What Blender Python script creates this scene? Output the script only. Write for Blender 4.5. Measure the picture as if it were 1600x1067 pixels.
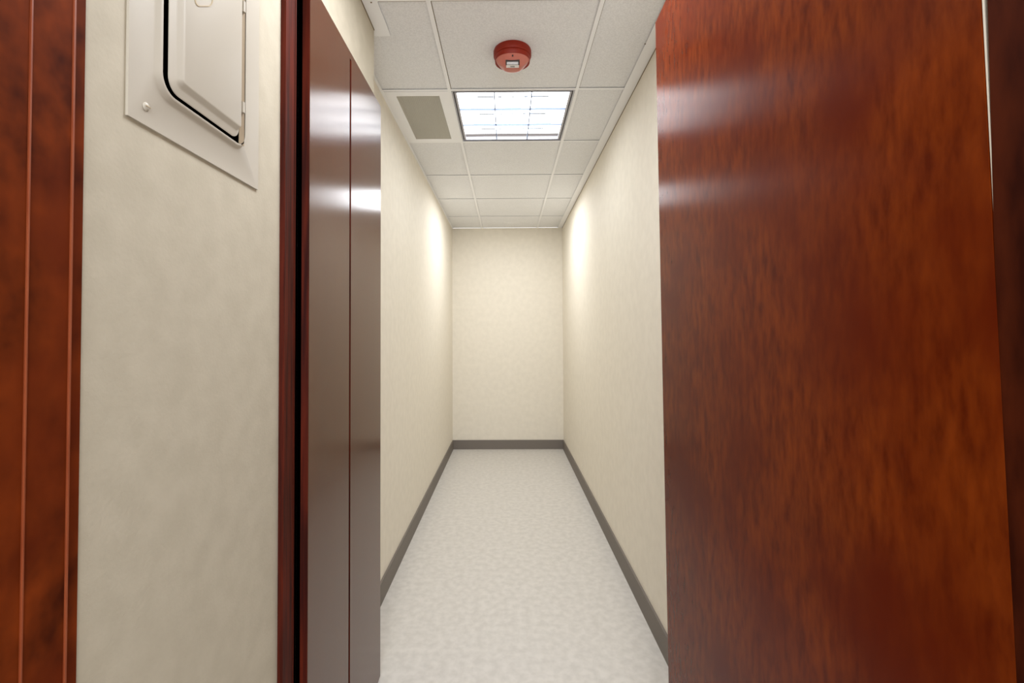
import bpy, bmesh, math
from mathutils import Matrix, Vector
for o in list(bpy.data.objects): bpy.data.objects.remove(o)
S = bpy.context.scene; COL = S.collection
CZ = 1.27            # eye height; ceiling at 2.44
CEIL = 2.44

# ---------------- camera ----------------
cd = bpy.data.cameras.new('camera'); cam = bpy.data.objects.new('camera', cd); COL.objects.link(cam)
cd.lens = 735/1600*36; cd.sensor_width = 36; cd.clip_start = .02
cd.shift_x = (800-786.096)/1600; cd.shift_y = (505.243-533.5)/1600
r = Vector((.9999544, .0083633, -.0046104)); u = Vector((.004788, -.021348, .9997608)); f = Vector((-.0082629, .9997371, .0213872))
m = Matrix.Identity(4)
for i in range(3): m[i][0] = r[i]; m[i][1] = u[i]; m[i][2] = -f[i]; m[i][3] = (0, 0, CZ)[i]
cam.matrix_world = m; S.camera = cam

# ---------------- world, fill lights, exposure ----------------
w = bpy.data.worlds.new('world'); S.world = w; w.use_nodes = True
w.node_tree.nodes['Background'].inputs[0].default_value = (1, .98, .95, 1)
w.node_tree.nodes['Background'].inputs[1].default_value = .3
def area(name, loc, sx, sy, power, color=(1, .97, .92), rot=(0, 0, 0)):
    l = bpy.data.lights.new(name, 'AREA'); l.shape = 'RECTANGLE'; l.size = sx; l.size_y = sy; l.energy = power; l.color = color
    o = bpy.data.objects.new(name, l); o.location = loc; o.rotation_euler = rot; COL.objects.link(o); return o
area('room_fill', (-.1, -1.0, 2.40), .58, 1.18, 12, (.93, .95, 1))      # added ceiling fill, unseen, in the room the camera stands in
area('hallway_fill', (.03, 4.05, 2.42), .56, .56, 5, (.92, .95, 1))    # assumed ceiling fill further down the hallway
area('doorway_fill', (.03, 1.12, 2.43), .5, .5, 5.6, (.92, .945, 1))       # added ceiling fill, kept just above the top of the view
area('rear_fill', (.1, -2.66, 1.35), 1.6, 1.5, 20, (.86, .91, 1), (math.radians(90), 0, 0))   # added cool fill behind the camera; the rear wall has no window
S.view_settings.view_transform = 'Standard'; S.view_settings.look = 'None'; S.view_settings.gamma = 1
S.view_settings.use_curve_mapping = False; S.view_settings.exposure = 1.72
LENS_GLOW = 1.9

# ---------------- materials ----------------
def srgb(r, g, b): return tuple(((c/255+.055)/1.055)**2.4 if c > 10 else c/255/12.92 for c in (r, g, b)) + (1,)
def mat(name, col, rough=.5, spec=.5, metal=0, coat=0):
    m = bpy.data.materials.new(name); m.use_nodes = True; b = m.node_tree.nodes['Principled BSDF']
    b.inputs['Base Color'].default_value = col; b.inputs['Roughness'].default_value = rough
    b.inputs['Specular IOR Level'].default_value = spec; b.inputs['Metallic'].default_value = metal
    b.inputs['Coat Weight'].default_value = coat; b.inputs['Coat Roughness'].default_value = .3
    return m
def noisy(m, c1, c2, scale, stretch=(1, 1, 1), bump=0, detail=4, bscale=None, lo=.35, hi=.65, c3=None, s3=None):
    nt = m.node_tree; N = nt.nodes; L = nt.links; b = N['Principled BSDF']
    g = N.new('ShaderNodeNewGeometry')
    mp = N.new('ShaderNodeMapping'); mp.inputs['Scale'].default_value = stretch; L.new(g.outputs['Position'], mp.inputs[0])
    n = N.new('ShaderNodeTexNoise'); n.inputs['Scale'].default_value = scale; n.inputs['Detail'].default_value = detail; L.new(mp.outputs[0], n.inputs[0])
    rp = N.new('ShaderNodeValToRGB'); e = rp.color_ramp.elements; e[0].position = lo; e[0].color = c1; e[1].position = hi; e[1].color = c2
    L.new(n.outputs[0], rp.inputs[0]); out = rp.outputs[0]
    if c3:
        n3 = N.new('ShaderNodeTexNoise'); n3.inputs['Scale'].default_value = s3; n3.inputs['Detail'].default_value = 3; L.new(g.outputs['Position'], n3.inputs[0])
        r3 = N.new('ShaderNodeValToRGB'); q = r3.color_ramp.elements; q[0].position = .42; q[0].color = (0, 0, 0, 1); q[1].position = .68; q[1].color = (1, 1, 1, 1)
        L.new(n3.outputs[0], r3.inputs[0]); mx = N.new('ShaderNodeMix'); mx.data_type = 'RGBA'
        L.new(r3.outputs[0], mx.inputs[0]); L.new(out, mx.inputs[6]); mx.inputs[7].default_value = c3; out = mx.outputs[2]
    L.new(out, b.inputs['Base Color'])
    if 'veneer' in m.name:             # brushed grain spreads highlights sideways
        b.inputs['Anisotropic'].default_value = .75
        tg = N.new('ShaderNodeTangent'); tg.direction_type = 'RADIAL'; tg.axis = 'Z'; L.new(tg.outputs[0], b.inputs['Tangent'])
    if bump:
        n2 = N.new('ShaderNodeTexNoise'); n2.inputs['Scale'].default_value = bscale or scale; n2.inputs['Detail'].default_value = 3
        L.new((mp if bscale is None else g).outputs[0], n2.inputs[0])
        bp = N.new('ShaderNodeBump'); bp.inputs['Strength'].default_value = bump; bp.inputs['Distance'].default_value = .001
        L.new(n2.outputs[0], bp.inputs['Height']); L.new(bp.outputs[0], b.inputs['Normal'])
    return m
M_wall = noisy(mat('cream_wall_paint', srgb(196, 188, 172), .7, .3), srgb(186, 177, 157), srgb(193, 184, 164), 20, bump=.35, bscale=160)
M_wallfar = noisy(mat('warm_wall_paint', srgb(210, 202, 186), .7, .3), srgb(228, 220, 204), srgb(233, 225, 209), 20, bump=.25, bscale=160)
M_tile = noisy(mat('ceiling_tile', srgb(208, 205, 200), .9, .1), srgb(228, 228, 228), srgb(240, 240, 240), 170, bump=.25, bscale=260)
M_grid = mat('white_grid_metal', srgb(248, 248, 248), .45, .4)
M_shadow_trim = mat('shadow_line_and_trim_brown', srgb(128, 112, 88), .9, .1)  # brown for painted shadow lines, also used on rivets and angles
M_plate = mat('almond_painted_steel', srgb(184, 176, 161), .45, .35)
M_dark = mat('gap_shade_black', srgb(6, 4, 3), 1, 0)  # shade inside narrow gaps put in as black
M_doorwood = noisy(mat('mahogany_veneer', (.1, .02, .01, 1), .22, .08), srgb(78, 23, 3), srgb(116, 47, 9), 75, (1, 1, .33), bump=0, detail=4, c3=srgb(86, 24, 3), s3=5, lo=.25, hi=.72)
M_leftleaf = noisy(mat('satin_brown_veneer', (.1, .02, .01, 1), .2, .5), srgb(74, 36, 12), srgb(82, 42, 15), 60, (1, 1, .03), bump=.05, detail=3)
M_jamb = noisy(mat('figured_cherry_trim', (.1, .02, .01, 1), .7, .06), srgb(62, 19, 2), srgb(122, 50, 12), 22, (1, 1, .8), bump=.1, detail=3, lo=.3, hi=.7, c3=srgb(100, 36, 8), s3=7)
M_jambbead = noisy(mat('cherry_bead_highlight', (.1, .02, .01, 1), .5, .4), srgb(135, 62, 30), srgb(150, 76, 42), 30, (1, 1, .4))  # edge highlight on the bead painted in as lighter wood
M_casing = noisy(mat('red_cherry_casing', (.1, .02, .01, 1), .6, .15), srgb(48, 9, 2), srgb(88, 26, 7), 90, (1, 1, .05), detail=3)
M_rjamb = noisy(mat('shaded_jamb_wood', (.1, .02, .01, 1), .8, .03), srgb(44, 12, 3), srgb(70, 26, 8), 40, (1, 1, .3), bump=.1)  # same kind of wood, darkened to carry the shade on this jamb
M_edgestrip = mat('pale_edge_strip', srgb(222, 214, 198), .6, .3)
M_carpet = noisy(mat('pale_floor_tile', srgb(205, 200, 192), .5, .3), srgb(200, 195, 187), srgb(212, 207, 199), 30)
M_base = mat('base_trim', srgb(120, 112, 104), .6, .3)
M_red = mat('red_plastic', srgb(138, 34, 12), .5, .3)
M_redsheen = mat('red_with_floor_sheen', srgb(194, 112, 96), .34, .5)  # floor reflection on the red plastic painted in as salmon
M_white = mat('white_plastic', srgb(232, 230, 226), .4, .4)
M_clear = mat('strobe_reflector', srgb(225, 225, 228), .15, .6, .7)
M_strobeframe = mat('strobe_frame', srgb(58, 48, 44), .4, .5)
M_vent = mat('grille_grey', srgb(225, 220, 205), .6, .3)
M_duct = mat('duct_interior', srgb(82, 78, 66), .9, .1)
M_lamptrim = mat('aluminium_trim', srgb(176, 176, 184), .35, .5, .3)
M_blade = mat('louver_blade', srgb(120, 135, 160), .5, .3)
M_socket = mat('lamp_socket', srgb(205, 218, 236), .5, .4)
M_glow = bpy.data.materials.new('lamp_lens'); M_glow.use_nodes = True
b = M_glow.node_tree.nodes['Principled BSDF']; b.inputs['Base Color'].default_value = (.9, .9, .9, 1)
b.inputs['Emission Color'].default_value = (.95, .98, 1, 1); b.inputs['Emission Strength'].default_value = LENS_GLOW

# ---------------- helpers ----------------
def mb(): return bmesh.new()
def box(bm, x0, x1, y0, y1, z0, z1, bevel=0):
    g = bmesh.ops.create_cube(bm, size=1, matrix=Matrix.Translation(((x0+x1)/2, (y0+y1)/2, (z0+z1)/2)) @ Matrix.Diagonal((abs(x1-x0), abs(y1-y0), abs(z1-z0), 1)))
    if bevel:
        es = {e for v in g['verts'] for e in v.link_edges}
        bmesh.ops.bevel(bm, geom=list(es), offset=bevel, segments=2, affect='EDGES', clamp_overlap=True)
    return bm
def build(name, bm, mats, parent=None, smooth=False):
    bmesh.ops.recalc_face_normals(bm, faces=bm.faces)
    me = bpy.data.meshes.new(name); bm.to_mesh(me); bm.free()
    for mm in (mats if isinstance(mats, (list, tuple)) else [mats]): me.materials.append(mm)
    if smooth:
        for p in me.polygons: p.use_smooth = True
        me.set_sharp_from_angle(angle=math.radians(35))
    o = bpy.data.objects.new(name, me); COL.objects.link(o)
    if parent:
        o.parent = parent; off = Vector((0, 0, 0)); p = parent
        while p: off += p.location; p = p.parent
        me.transform(Matrix.Translation(-off))
    return o
def struct(name, bm, m, label=None):
    o = build(name, bm, m); o['kind'] = 'structure'
    if label: o['label'] = label
    return o
def empty(name, loc, label, cat=None, kind=None):
    o = bpy.data.objects.new(name, None); o.location = loc; o.empty_display_size = .05; COL.objects.link(o); o['label'] = label
    if cat: o['category'] = cat
    if kind: o['kind'] = kind
    return o
def lathe(bm, cx, cy, prof, n=64):
    rings = [[bm.verts.new((cx+r*math.cos(2*math.pi*k/n), cy+r*math.sin(2*math.pi*k/n), z)) for k in range(n)] for r, z in prof]
    for a, b_ in zip(rings, rings[1:]):
        for k in range(n): bm.faces.new((a[k], a[(k+1) % n], b_[(k+1) % n], b_[k]))
    bm.faces.new(rings[0]); bm.faces.new(rings[-1])
def rrect(y0, y1, z0, z1, r, n=8):
    pts = []
    for cy, cz, a0 in ((y1-r, z1-r, 0), (y0+r, z1-r, 90), (y0+r, z0+r, 180), (y1-r, z0+r, 270)):
        for k in range(n+1):
            a = math.radians(a0+90*k/n); pts.append((cy+r*math.cos(a), cz+r*math.sin(a)))
    return pts
def loft(bm, loops, cap_last=False, cap_first=False):
    """loops: list of (x, pts) in the wall plane; joins consecutive rings"""
    R_ = [[bm.verts.new((x, y, z)) for y, z in pts] for x, pts in loops]; n = len(R_[0])
    for a, b_ in zip(R_, R_[1:]):
        for k in range(n): bm.faces.new((a[k], a[(k+1) % n], b_[(k+1) % n], b_[k]))
    if cap_last: bm.faces.new(R_[-1])
    if cap_first: bm.faces.new(R_[0])

# ---------------- shell ----------------
Z0, Z1 = 0.0, CEIL
XL, XR, XF = -.505, .617, -.605       # left wall near, right wall, left wall far
YC = 1.777                            # corner where the near left wall ends
YE = 5.2
struct('floor', box(mb(), -1.9, 1.9, -2.7, YE+.1, -.05, 0), M_carpet)
# near left wall with a slot beside the wooden leaf
bm = mb(); box(bm, XL-.1, XL, .45, 1.1065, 0, Z1); box(bm, XL-.1, XL, 1.1265, YC, 0, Z1)
box(bm, XL-.1, XL-.05, 1.1065, 1.1265, 0, Z1); box(bm, XL-.05, XL, 1.1065, 1.1265, 2.13, Z1)
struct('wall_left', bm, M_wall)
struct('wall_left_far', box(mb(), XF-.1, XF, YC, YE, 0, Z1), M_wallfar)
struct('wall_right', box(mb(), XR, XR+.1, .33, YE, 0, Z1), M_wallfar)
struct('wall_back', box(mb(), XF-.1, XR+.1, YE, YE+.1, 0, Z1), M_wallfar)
# doorway wall, either side of the opening, and its head
bm = mb(); box(bm, -1.9, -.56, .33, .45, 0, Z1); box(bm, -.56, .47, .33, .45, 2.19, Z1); box(bm, .47, 1.9, .24, .33, 0, Z1); box(bm, .47, XR, .33, .3925, 0, Z1)
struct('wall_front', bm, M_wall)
bm = mb(); box(bm, -2.0, -1.9, -2.7, .45, 0, Z1); box(bm, 1.9, 2.0, -2.7, .33, 0, Z1); box(bm, -1.9, 1.9, -2.8, -2.7, 0, Z1)
struct('wall_rear', bm, M_wall)
for nm, a in (('baseboard_right', (XR-.01, XR, .40, YE, 0, .1)), ('baseboard_left', (XF, XF+.01, YC+.001, YE, 0, .1)), ('baseboard_back', (XF+.01, XR-.01, YE-.01, YE, 0, .1)), ('baseboard_near', (XL, XL+.01, .5535, 1.062, 0, .1))):
    struct(nm, box(mb(), *a), M_base)

# ---------------- ceiling ----------------
BX = [-.272, .342]                    # centre lines of the long grid bars
PIT = .614; BY = [1.622+PIT*k for k in range(-7, 7)]
LX0, LX1, LY0, LY1 = -.264, .334, 2.244, 2.842      # lamp bay
VX0, VX1 = -.603, -.280                              # vent bay
th = .005                                           # tiles sit above the flange
bm = mb()
allx = [-1.5, -.886, -.272, .342, .956, 1.57]
for j in range(len(BY)-1):
    y0, y1 = BY[j], BY[j+1]
    for i in range(-3, 5):
        x0 = -.272+PIT*i; x1 = x0+PIT
        if y0 > 2.0 and y0 < 2.4 and i in (0, -1): continue
        if y1 > YE: y1 = YE
        if x1 < -2 or x0 > 1.9: continue
        if y0 > .3:                    # hallway tiles stop at the walls
            x0 = max(x0, -.62); x1 = min(x1, XR)
            if x1 <= x0: continue
        box(bm, x0+.003, x1-.003, y0+.003, y1-.003, CEIL+th, CEIL+th+.015)
struct('ceiling', bm, M_tile)
struct('ceiling_deck', box(mb(), -2, 2, -2.8, YE+.1, CEIL+.30, CEIL+.34), M_duct)
bm = mb()
for x in BX+[-.886, -1.5, .956, 1.57]:
    y1 = YE if x in BX else .33
    box(bm, x-.008, x+.008, -2.7, y1, CEIL, CEIL+.002)
for k, y in enumerate(BY[:-1]):
    xa, xb = (-.6, XR) if y > .4 else (-1.9, 1.9)
    box(bm, xa, xb, y-.008, y+.006, CEIL+.0003, CEIL+.0018)
    # brown strips below paint the shadow line just past each bar
struct('trim_1', bm, M_grid)
bm = mb()
for y in BY[7:8]: box(bm, -.45, XR-.052, y+.006, y+.0115, CEIL+.0030, CEIL+.0045)
box(bm, .350, XR-.052, BY[8]+.006, BY[8]+.0105, CEIL+.0030, CEIL+.0045)
for x in BX: box(bm, x+.008, x+.0102, .5, 2.236, CEIL+.0030, CEIL+.0045)
struct('tile_shadow_lines', bm, M_shadow_trim)
# wall angles
bm = mb(); box(bm, XL-.06, -.451, .45, 1.8185, CEIL-.0015, CEIL+.0004)
struct('trim_3', bm, M_grid)
bm = mb(); box(bm, XR-.051, XR, .40, YE, CEIL-.0015, CEIL+.0004)
struct('trim_4', bm, M_grid)
bm = mb(); box(bm, XF, XF+.012, YC, YE, CEIL-.0015, CEIL+.0004)
struct('trim_5', bm, M_grid)
bm = mb(); box(bm, XR-.0018, XR-.0001, .41, YE, CEIL-.006, CEIL-.0018); box(bm, XL+.0001, XL+.0018, .56, YC, CEIL-.006, CEIL-.0018)
struct('trim_6', bm, M_shadow_trim)
bm = mb()
for x, y in ((-.473, 1.629), (.5643, 1.883)): lathe(bm, x, y, [(.003, CEIL-.0016), (.0028, CEIL-.0028)], 12)
struct('trim_7', bm, M_shadow_trim)

# ---------------- ceiling lamp ----------------
lamp = empty('ceiling_light', (.035, 2.543, CEIL), 'square recessed ceiling light with white louver cells, glowing beside the vent grille', 'ceiling light')
def frame(bm, x0, x1, y0, y1, w_, z0, z1, wy=None):
    wy = wy or w_
    box(bm, x0, x0+w_, y0, y1, z0, z1); box(bm, x1-w_, x1, y0, y1, z0, z1)
    box(bm, x0+w_, x1-w_, y0, y0+wy, z0, z1); box(bm, x0+w_, x1-w_, y1-wy, y1, z0, z1)
bm = mb(); frame(bm, LX0+.001, LX1-.001, LY0+.001, LY1-.001, .006, CEIL+.001, CEIL+.09)
build('housing', bm, M_lamptrim, lamp)
bm = mb(); frame(bm, LX0+.007, LX1-.007, LY0+.007, LY1-.007, .006, CEIL+.012, CEIL+.088, .012)
build('shadow_gap', bm, M_strobeframe, lamp)
IX0, IX1, IY0, IY1 = LX0+.013, LX1-.013, LY0+.019, LY1-.019
bm = mb(); frame(bm, IX0, IX1, IY0, IY1, .010, CEIL+.003, CEIL+.02, .003)
build('louver_frame', bm, M_lamptrim, lamp)
gx0, gx1, gy0, gy1 = IX0+.010, IX1-.010, IY0+.003, IY1-.003
bm = mb()
for k in (1, 2):
    x = gx0+(gx1-gx0)*k/3; box(bm, x-.0025, x+.0025, gy0, gy1, CEIL+.002, CEIL+.018)
    y = gy0+(gy1-gy0)*k/3; box(bm, gx0, gx1, y-.0012, y+.0012, CEIL+.004, CEIL+.014)
build('louver', bm, M_blade, lamp)
bm = mb(); box(bm, gx0-.008, gx1+.008, gy0-.002, gy1+.002, CEIL+.040, CEIL+.043)
build('lens', bm, M_glow, lamp)
cxm = (gx0+gx1)/2
for k in range(3):                     # socket tabs above each louver row
    y = gy0+(gy1-gy0)*k/3+.070
    for a, b_ in ((cxm-.18, cxm-.096), (cxm-.074, cxm-.056), (cxm-.004, cxm+.004), (cxm+.056, cxm+.074), (cxm+.096, cxm+.18)):
        build('lamp_socket', box(mb(), a, b_, y, y+.013, CEIL+.020, CEIL+.023), M_socket, lamp)
for k in range(3):                     # curved reflectors dipping at each blade
    y = gy0+(gy1-gy0)*k/3
    for c, hw in ((cxm, .045), (cxm-.17, .05), (cxm+.17, .05)):
        bm = mb(); n = 12; vs = [bm.verts.new((c+hw*(2*i/n-1), y-.001 if k else y+.001, CEIL+.014)) for i in range(n+1)]
        up = [bm.verts.new((c+hw*(2*i/n-1), y-.001 if k else y+.001, CEIL+.0145+.009*math.sin(math.pi*i/n))) for i in range(n+1)]
        for i in range(n): bm.faces.new((vs[i], vs[i+1], up[i+1], up[i]))
        o = build('reflector', bm, M_socket, lamp); md = o.modifiers.new('t', 'SOLIDIFY'); md.thickness = .0008

# ---------------- air vent ----------------
vent = empty('ceiling_vent', (-.44, 2.543, CEIL), 'narrow grey eggcrate vent grille in a white ceiling panel left of the light', 'vent')
gX0, gX1, gY0, gY1 = -.541, -.328, 2.288, 2.80
bm = mb(); box(bm, VX0, gX0, LY0+.001, LY1, CEIL-.0003, CEIL+.003); box(bm, gX1, VX1, LY0+.001, LY1, CEIL-.0003, CEIL+.003)
box(bm, gX0, gX1, LY0+.001, gY0, CEIL-.0003, CEIL+.003); box(bm, gX0, gX1, gY1, LY1, CEIL-.0003, CEIL+.003)
build('vent_panel', bm, M_grid, vent)
bm = mb(); nx = 23; ny = 56
for i in range(nx+1):
    x = gX0+(gX1-gX0)*i/nx; box(bm, x-.0007, x+.0007, gY0, gY1, CEIL+.001, CEIL+.009)
for i in range(ny+1):
    y = gY0+(gY1-gY0)*i/ny; box(bm, gX0, gX1, y-.0007, y+.0007, CEIL+.001, CEIL+.009)
build('grille', bm, M_vent, vent)
bm = mb(); box(bm, gX0-.01, gX1+.01, gY0-.01, gY1+.01, CEIL+.0095, CEIL+.0125)
build('filter', bm, M_duct, vent)

# ---------------- alarm strobe ----------------
ax, ay = .028, 1.936; z = CEIL+th
al = empty('fire_alarm_strobe', (ax, ay, CEIL), 'red round fire alarm strobe mounted on the middle ceiling tile', 'fire alarm')
bm = mb(); lathe(bm, ax, ay, [(.077, z), (.0785, z-.004), (.0785, z-.022), (.076, z-.027), (.070, z-.029), (.0685, z-.030)])
build('base_ring', bm, M_red, al, True)
# body: rounded block tapering down to a small flat nose
def sup(a, b_, zz, n=64, e=3.2):
    return [(ax+a*math.copysign(abs(math.cos(t))**(2/e), math.cos(t)), ay+b_*math.copysign(abs(math.sin(t))**(2/e), math.sin(t)), zz) for t in (2*math.pi*k/n for k in range(n))]
bm = mb(); rings = []
for a, b_, dz, e in ((.073, .072, .029, 2.1), (.0735, .072, .036, 2.1), (.072, .0665, .046, 2.2)):
    rings.append([bm.verts.new(p) for p in sup(a, b_, z-dz, e=e)])
for a, b_ in zip(rings, rings[1:]):
    for k in range(64): bm.faces.new((a[k], a[(k+1) % 64], b_[(k+1) % 64], b_[k]))
bm.faces.new(rings[0]); bm.faces.new(rings[-1])
build('body', bm, M_red, al, True)
bm = mb(); rings = []
taper = lambda p: (ax+(p[0]-ax)*(1-.26*max(0, (p[1]-ay+.02)/.07)), p[1], p[2])
for a, b_, dz, e in ((.071, .0655, .0462, 2.2), (.0695, .062, .050, 2.2), (.0565, .045, .063, 2.4), (.044, .034, .0715, 2.6), (.038, .027, .0745, 2.6), (.033, .022, .0755, 2.5)):
    rings.append([bm.verts.new(taper(p)) for p in sup(a, b_, z-dz, e=e)])
for a, b_ in zip(rings, rings[1:]):
    for k in range(64): bm.faces.new((a[k], a[(k+1) % 64], b_[(k+1) % 64], b_[k]))
bm.faces.new(rings[0]); bm.faces.new(rings[-1])
build('faceplate', bm, M_redsheen, al, True)
# strobe window on the sloping near side
def slope(y):                          # height of the near slope below offset y from the centre
    pts = [(-.062, .050), (-.045, .063), (-.034, .0715), (-.027, .0745), (-.022, .0755), (.03, .0755)]
    for (a, za), (b_, zb) in zip(pts, pts[1:]):
        if a <= y <= b_: return z-(za+(zb-za)*(y-a)/(b_-a))
    return z-.05
def patch(bm, x0, x1, y0, y1, lift, t=.002):
    v = [bm.verts.new((ax+x, ay+y, slope(y)-l)) for l in (lift, lift-t) for x, y in ((x0, y0), (x1, y0), (x1, y1), (x0, y1))]
    for q in ((0, 1, 2, 3), (7, 6, 5, 4), (0, 4, 5, 1), (1, 5, 6, 2), (2, 6, 7, 3), (3, 7, 4, 0)): bm.faces.new([v[i] for i in q])
sf = mb(); patch(sf, -.0285, .0285, -.045, -.0425, .0036, .005); patch(sf, -.0285, -.0235, -.0425, -.031, .0034, .005); patch(sf, .0235, .0285, -.0425, -.031, .0034, .005); patch(sf, -.0235, .0235, -.032, -.031, .0020, .003)
fr = build('strobe_window', sf, M_strobeframe, al)
bm = mb(); patch(bm, -.0234, .0234, -.0424, -.0322, .0014, .002); build('strobe_reflector', bm, M_clear, fr)
bm = mb(); patch(bm, -.026, .026, -.030, -.013, .0012, .002); o = build('label_strip', bm, M_white, al); o['label'] = 'white label strip'
bm = mb(); patch(bm, -.009, .009, -.022, -.019, .0016, .0008); build('label_print', bm, M_strobeframe, o)
bm = mb(); lathe(bm, ax, ay-.058, [(.0035, z-.0505), (.003, z-.0555)], 12); o = build('indicator', bm, M_strobeframe, al); o['label'] = 'small dark indicator dot'

# ---------------- electrical panel on the left wall ----------------
pn = empty('electrical_panel', (XL, .777, CZ+.292), 'almond steel electrical panel cover with latched door on the cream wall', 'electrical panel')
pz0, pz1 = CZ+.292, CZ+.93
py0, py1 = .6135, .9404
F0 = XL+.0035                          # front of the cover
gz0 = CZ+.354; gz1 = pz1-.068; gya, gyb = .668, .880; rr = .026
bm = mb()
outer = []
inner = rrect(gya-.012, gyb+.010, gz0-.011, gz1+.011, rr+.010)
# outer loop sampled to match the inner loop's count: project corners
def outer_pts(n=8):
    p = []
    for cy, cz, in ((py1, pz1), (py0, pz1), (py0, pz0), (py1, pz0)): p += [(cy, cz)]*(n+1)
    return p
# cover face as a ring of quads: corner fans collapse to the outer corner
def ring_face(bm, x, inn, out, n=8):
    iv = [bm.verts.new((x, y, zz)) for y, zz in inn]; oc = [bm.verts.new((x, y, zz)) for y, zz in ((py1, pz1), (py0, pz1), (py0, pz0), (py1, pz0))]
    for c in range(4):
        for k in range(n): bm.faces.new((oc[c], iv[c*(n+1)+k], iv[c*(n+1)+k+1]))
        a = iv[c*(n+1)+n]; b_ = iv[((c+1) % 4)*(n+1)]
        bm.faces.new((oc[c], a, b_, oc[(c+1) % 4]))
    return iv, oc
iv, oc = ring_face(bm, F0, inner, None)
back = [bm.verts.new((XL, v.co.y, v.co.z)) for v in oc]
for c in range(4): bm.faces.new((oc[c], oc[(c+1) % 4], back[(c+1) % 4], back[c]))
prev = iv
for d, x in ((.003, F0+.0016), (.007, F0+.0050), (.009, F0+.0060), (.0118, F0+.0060), (.0120, F0-.002)):
    pts = rrect(gya-.012+d, gyb+.010-d*.7, gz0-.011+d*.9, gz1+.011-d*.9, rr+.010-d*.8)
    cur = [bm.verts.new((x, y, zz)) for y, zz in pts]
    for k in range(len(cur)): bm.faces.new((prev[k], prev[(k+1) % len(cur)], cur[(k+1) % len(cur)], cur[k]))
    prev = cur
build('cover', bm, M_plate, pn, True)
bm = mb(); loft(bm, [(XL+.0004, rrect(gya-.004, gyb+.003, gz0-.004, gz1+.004, rr)), (XL+.0012, rrect(gya-.004, gyb+.003, gz0-.004, gz1+.004, rr))], True, True)
build('recess_shade', bm, M_dark, pn)  # black sheet stands in for the deep shade behind the door gap
# door pan
dya, dyb, dz0, dz1 = .6795, .861, CZ+.3605, gz1-.006
bm = mb()
loft(bm, [(XL+.0082, rrect(dya, dyb, dz0, dz1, .022)), (XL+.0090, rrect(dya, dyb, dz0, dz1, .022)), (XL+.0095, rrect(dya+.001, dyb-.0005, dz0+.001, dz1-.001, .021)),
          (XL+.0097, rrect(dya+.0125, dyb-.001, dz0+.012, dz1-.012, .012)), (XL+.0112, rrect(dya+.016, dyb-.0015, dz0+.016, dz1-.015, .010)), (XL+.0150, rrect(dya+.021, dyb-.003, dz0+.021, dz1-.023, .006)), (XL+.0160, rrect(dya+.0245, dyb-.004, dz0+.024, dz1-.026, .004))], True, True)
door = build('door', bm, M_plate, pn, True)
# latch: thin raised outline, its lower half in view
bm = mb(); xl = XL+.0160; shear = lambda P: [(y, zz+(y-.7475)*.7) for y, zz in P]
o1 = rrect(.725, .770, CZ+.532, CZ+.600, .012); o2 = rrect(.7268, .7682, CZ+.5338, CZ+.598, .0105)
A = [bm.verts.new((xl, *p)) for p in shear(o1)]; B = [bm.verts.new((xl+.0010, *p)) for p in shear(o1)]; C_ = [bm.verts.new((xl+.0010, *p)) for p in shear(o2)]; D = [bm.verts.new((xl, *p)) for p in shear(o2)]
for P, Q in ((A, B), (B, C_), (C_, D)):
    for k in range(len(P)): bm.faces.new((P[k], P[(k+1) % len(P)], Q[(k+1) % len(P)], Q[k]))
M_latch = mat('latch_outline', srgb(178, 160, 128), .5, .4)
o = build('latch', bm, M_latch, door); o['label'] = 'raised latch outline'
bm = mb(); box(bm, XL+.0085, XL+.0095, .8615, .878, gz0+.002, gz1-.002)
M_slot = mat('hinge_slot_paint', srgb(150, 132, 106), .6, .3)
build('hinge_strip', bm, M_slot, pn)
for zc in (CZ+.425, CZ+.616):
    bm = mb(); rot = Matrix.Translation((XL+.0115, .868, zc))
    bmesh.ops.create_cone(bm, cap_ends=True, segments=20, radius1=.0042, radius2=.0042, depth=.020, matrix=rot)
    box(bm, XL+.0095, XL+.0125, .869, .874, zc-.008, zc+.008, .0008)
    build('hinge', bm, M_plate, pn, True)
bm = mb(); bmesh.ops.create_uvsphere(bm, u_segments=24, v_segments=12, radius=1, matrix=Matrix.Translation((F0, .6445, CZ+.318)) @ Matrix.Diagonal((.0035, .0058, .0062, 1)))
sc = build('screw', bm, M_plate, pn, True)
bm = mb(); box(bm, F0+.0031, F0+.0038, .640, .649, CZ+.3174, CZ+.3186); build('screw_slot', bm, M_latch, sc)

# ---------------- doors and frames ----------------
# door_1: leaf folded open along the left wall, with casing
d1 = empty('door_1', (-.483, 1.44, 0), 'satin brown wooden door leaf with a vertical groove along the left wall', kind='structure')
LXf, LXb = -.4735, -.4915; ya, yb = 1.1208, 1.7583; zt = CZ+.86; gzt = CZ+.8388; ga, gb = 1.4075, 1.4215
bm = mb(); box(bm, LXb, LXf-.008, ya, yb, .01, zt); box(bm, LXf-.008, LXf, ya, ga, .01, zt); box(bm, LXf-.008, LXf, gb, yb, .01, zt); box(bm, LXf-.008, LXf, ga, gb, gzt, zt)
build('leaf', bm, M_leftleaf, d1)
bm = mb(); box(bm, LXf-.008, LXf-.0072, ga, gb, .01, gzt); box(bm, LXf-.0072, LXf-.0002, gb-.0006, gb, .01, gzt); o = build('groove', bm, M_casing, d1); o['label'] = 'dark red vertical groove'
bm = mb(); box(bm, LXb, LXf-.0006, ya-.0012, ya, .01, zt); o = build('edge_band', bm, M_casing, d1); o['label'] = 'dark red edge band'
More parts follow.
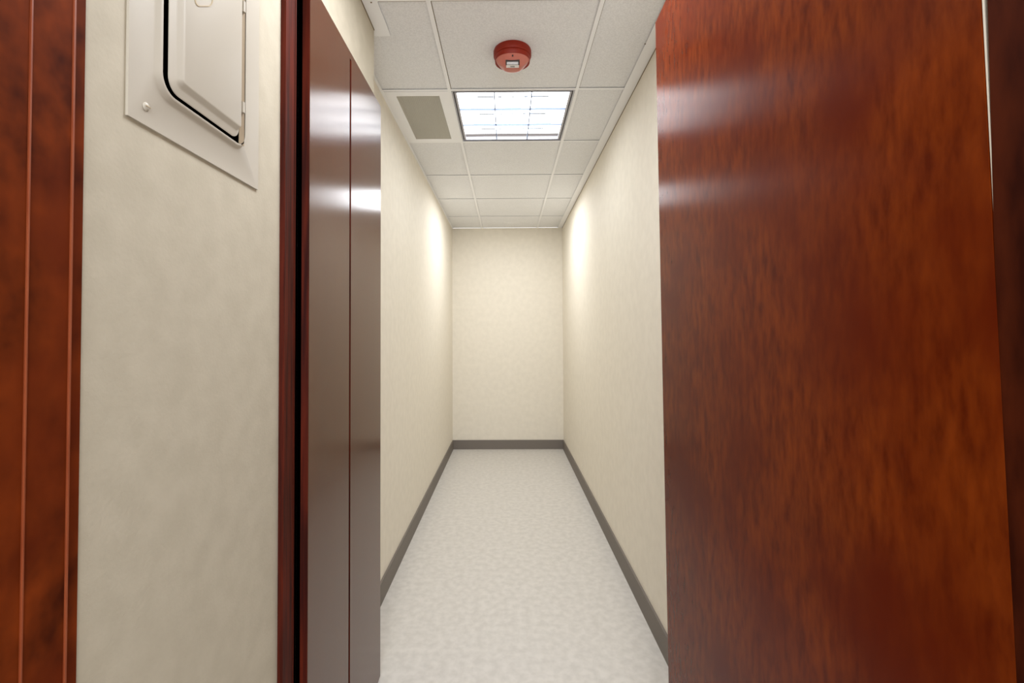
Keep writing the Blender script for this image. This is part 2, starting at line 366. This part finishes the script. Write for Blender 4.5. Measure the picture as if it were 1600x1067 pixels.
bm = mb(); box(bm, XL, XL+.012, 1.038, 1.082, 0, zt+.03); box(bm, XL, XL+.0125, 1.0835, 1.0875, 0, zt+.03); box(bm, XL, XL+.008, 1.0875, 1.100, 0, zt+.03); box(bm, XL, XL+.008, 1.100, YC-.002, zt+.003, zt+.03)
d3 = struct('trim_8', bm, M_casing, 'dark red wooden casing between cream wall and brown door')
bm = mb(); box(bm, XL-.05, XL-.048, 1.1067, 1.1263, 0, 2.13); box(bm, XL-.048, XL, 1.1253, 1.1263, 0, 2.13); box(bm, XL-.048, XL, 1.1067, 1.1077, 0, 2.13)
box(bm, XL, XL+.0012, 1.1001, 1.1066, 0, 2.13); box(bm, XL, XL+.003, 1.1264, 1.22, .1, 2.12); struct('slot_shade', bm, M_dark)  # black sheets paint the shade in the slot and behind the leaf
# near left jamb of the doorway
bm = mb(); box(bm, XL-.055, -.5, .32, .4833, 0, 2.16); box(bm, XL-.055, -.5, .4866, .5318, 0, 2.16); box(bm, XL+.0001, -.5035, .5357, .5521, 0, 2.16); box(bm, XL-.04, XL, .4866, .5357, 0, 2.16)
bm2 = bm; struct('trim_10', bm2, M_jamb, 'figured cherry door jamb at the left edge')
bm = mb(); box(bm, XL-.01, -.4988, .4833, .4866, 0, 2.16, .0008); box(bm, XL+.0001, -.4988, .5318, .5357, 0, 2.16, .0008)
struct('trim_11', bm, M_jambbead)
# door_2: leaf on the right, open into the hallway, leaning a hair out of plumb
d2 = empty('door_2', (.4275, .397, CZ+.22), 'large reddish mahogany door standing open on the right', kind='structure')
d2.rotation_euler = (-.025, 0, 0)
bm = mb(); box(bm, .4055, .4495, .397, 1.2435, .02, CZ+.86, .0008)
build('leaf', bm, M_doorwood, d2)
bm = mb(); box(bm, .4062, .4488, .3955, .3969, .02, CZ+.86)
o = build('edge_strip', bm, M_edgestrip, d2); o['label'] = 'pale strip along the hinge edge'  # pale strip covering the hinge edge of the leaf
bm = mb(); box(bm, .4058, .47, .26, .3935, 0, 2.16); box(bm, -.56, .4058, .33, .3935, 2.16, 2.19)
struct('trim_12', bm, M_rjamb, 'shade-darkened brown door jamb at the right edge')
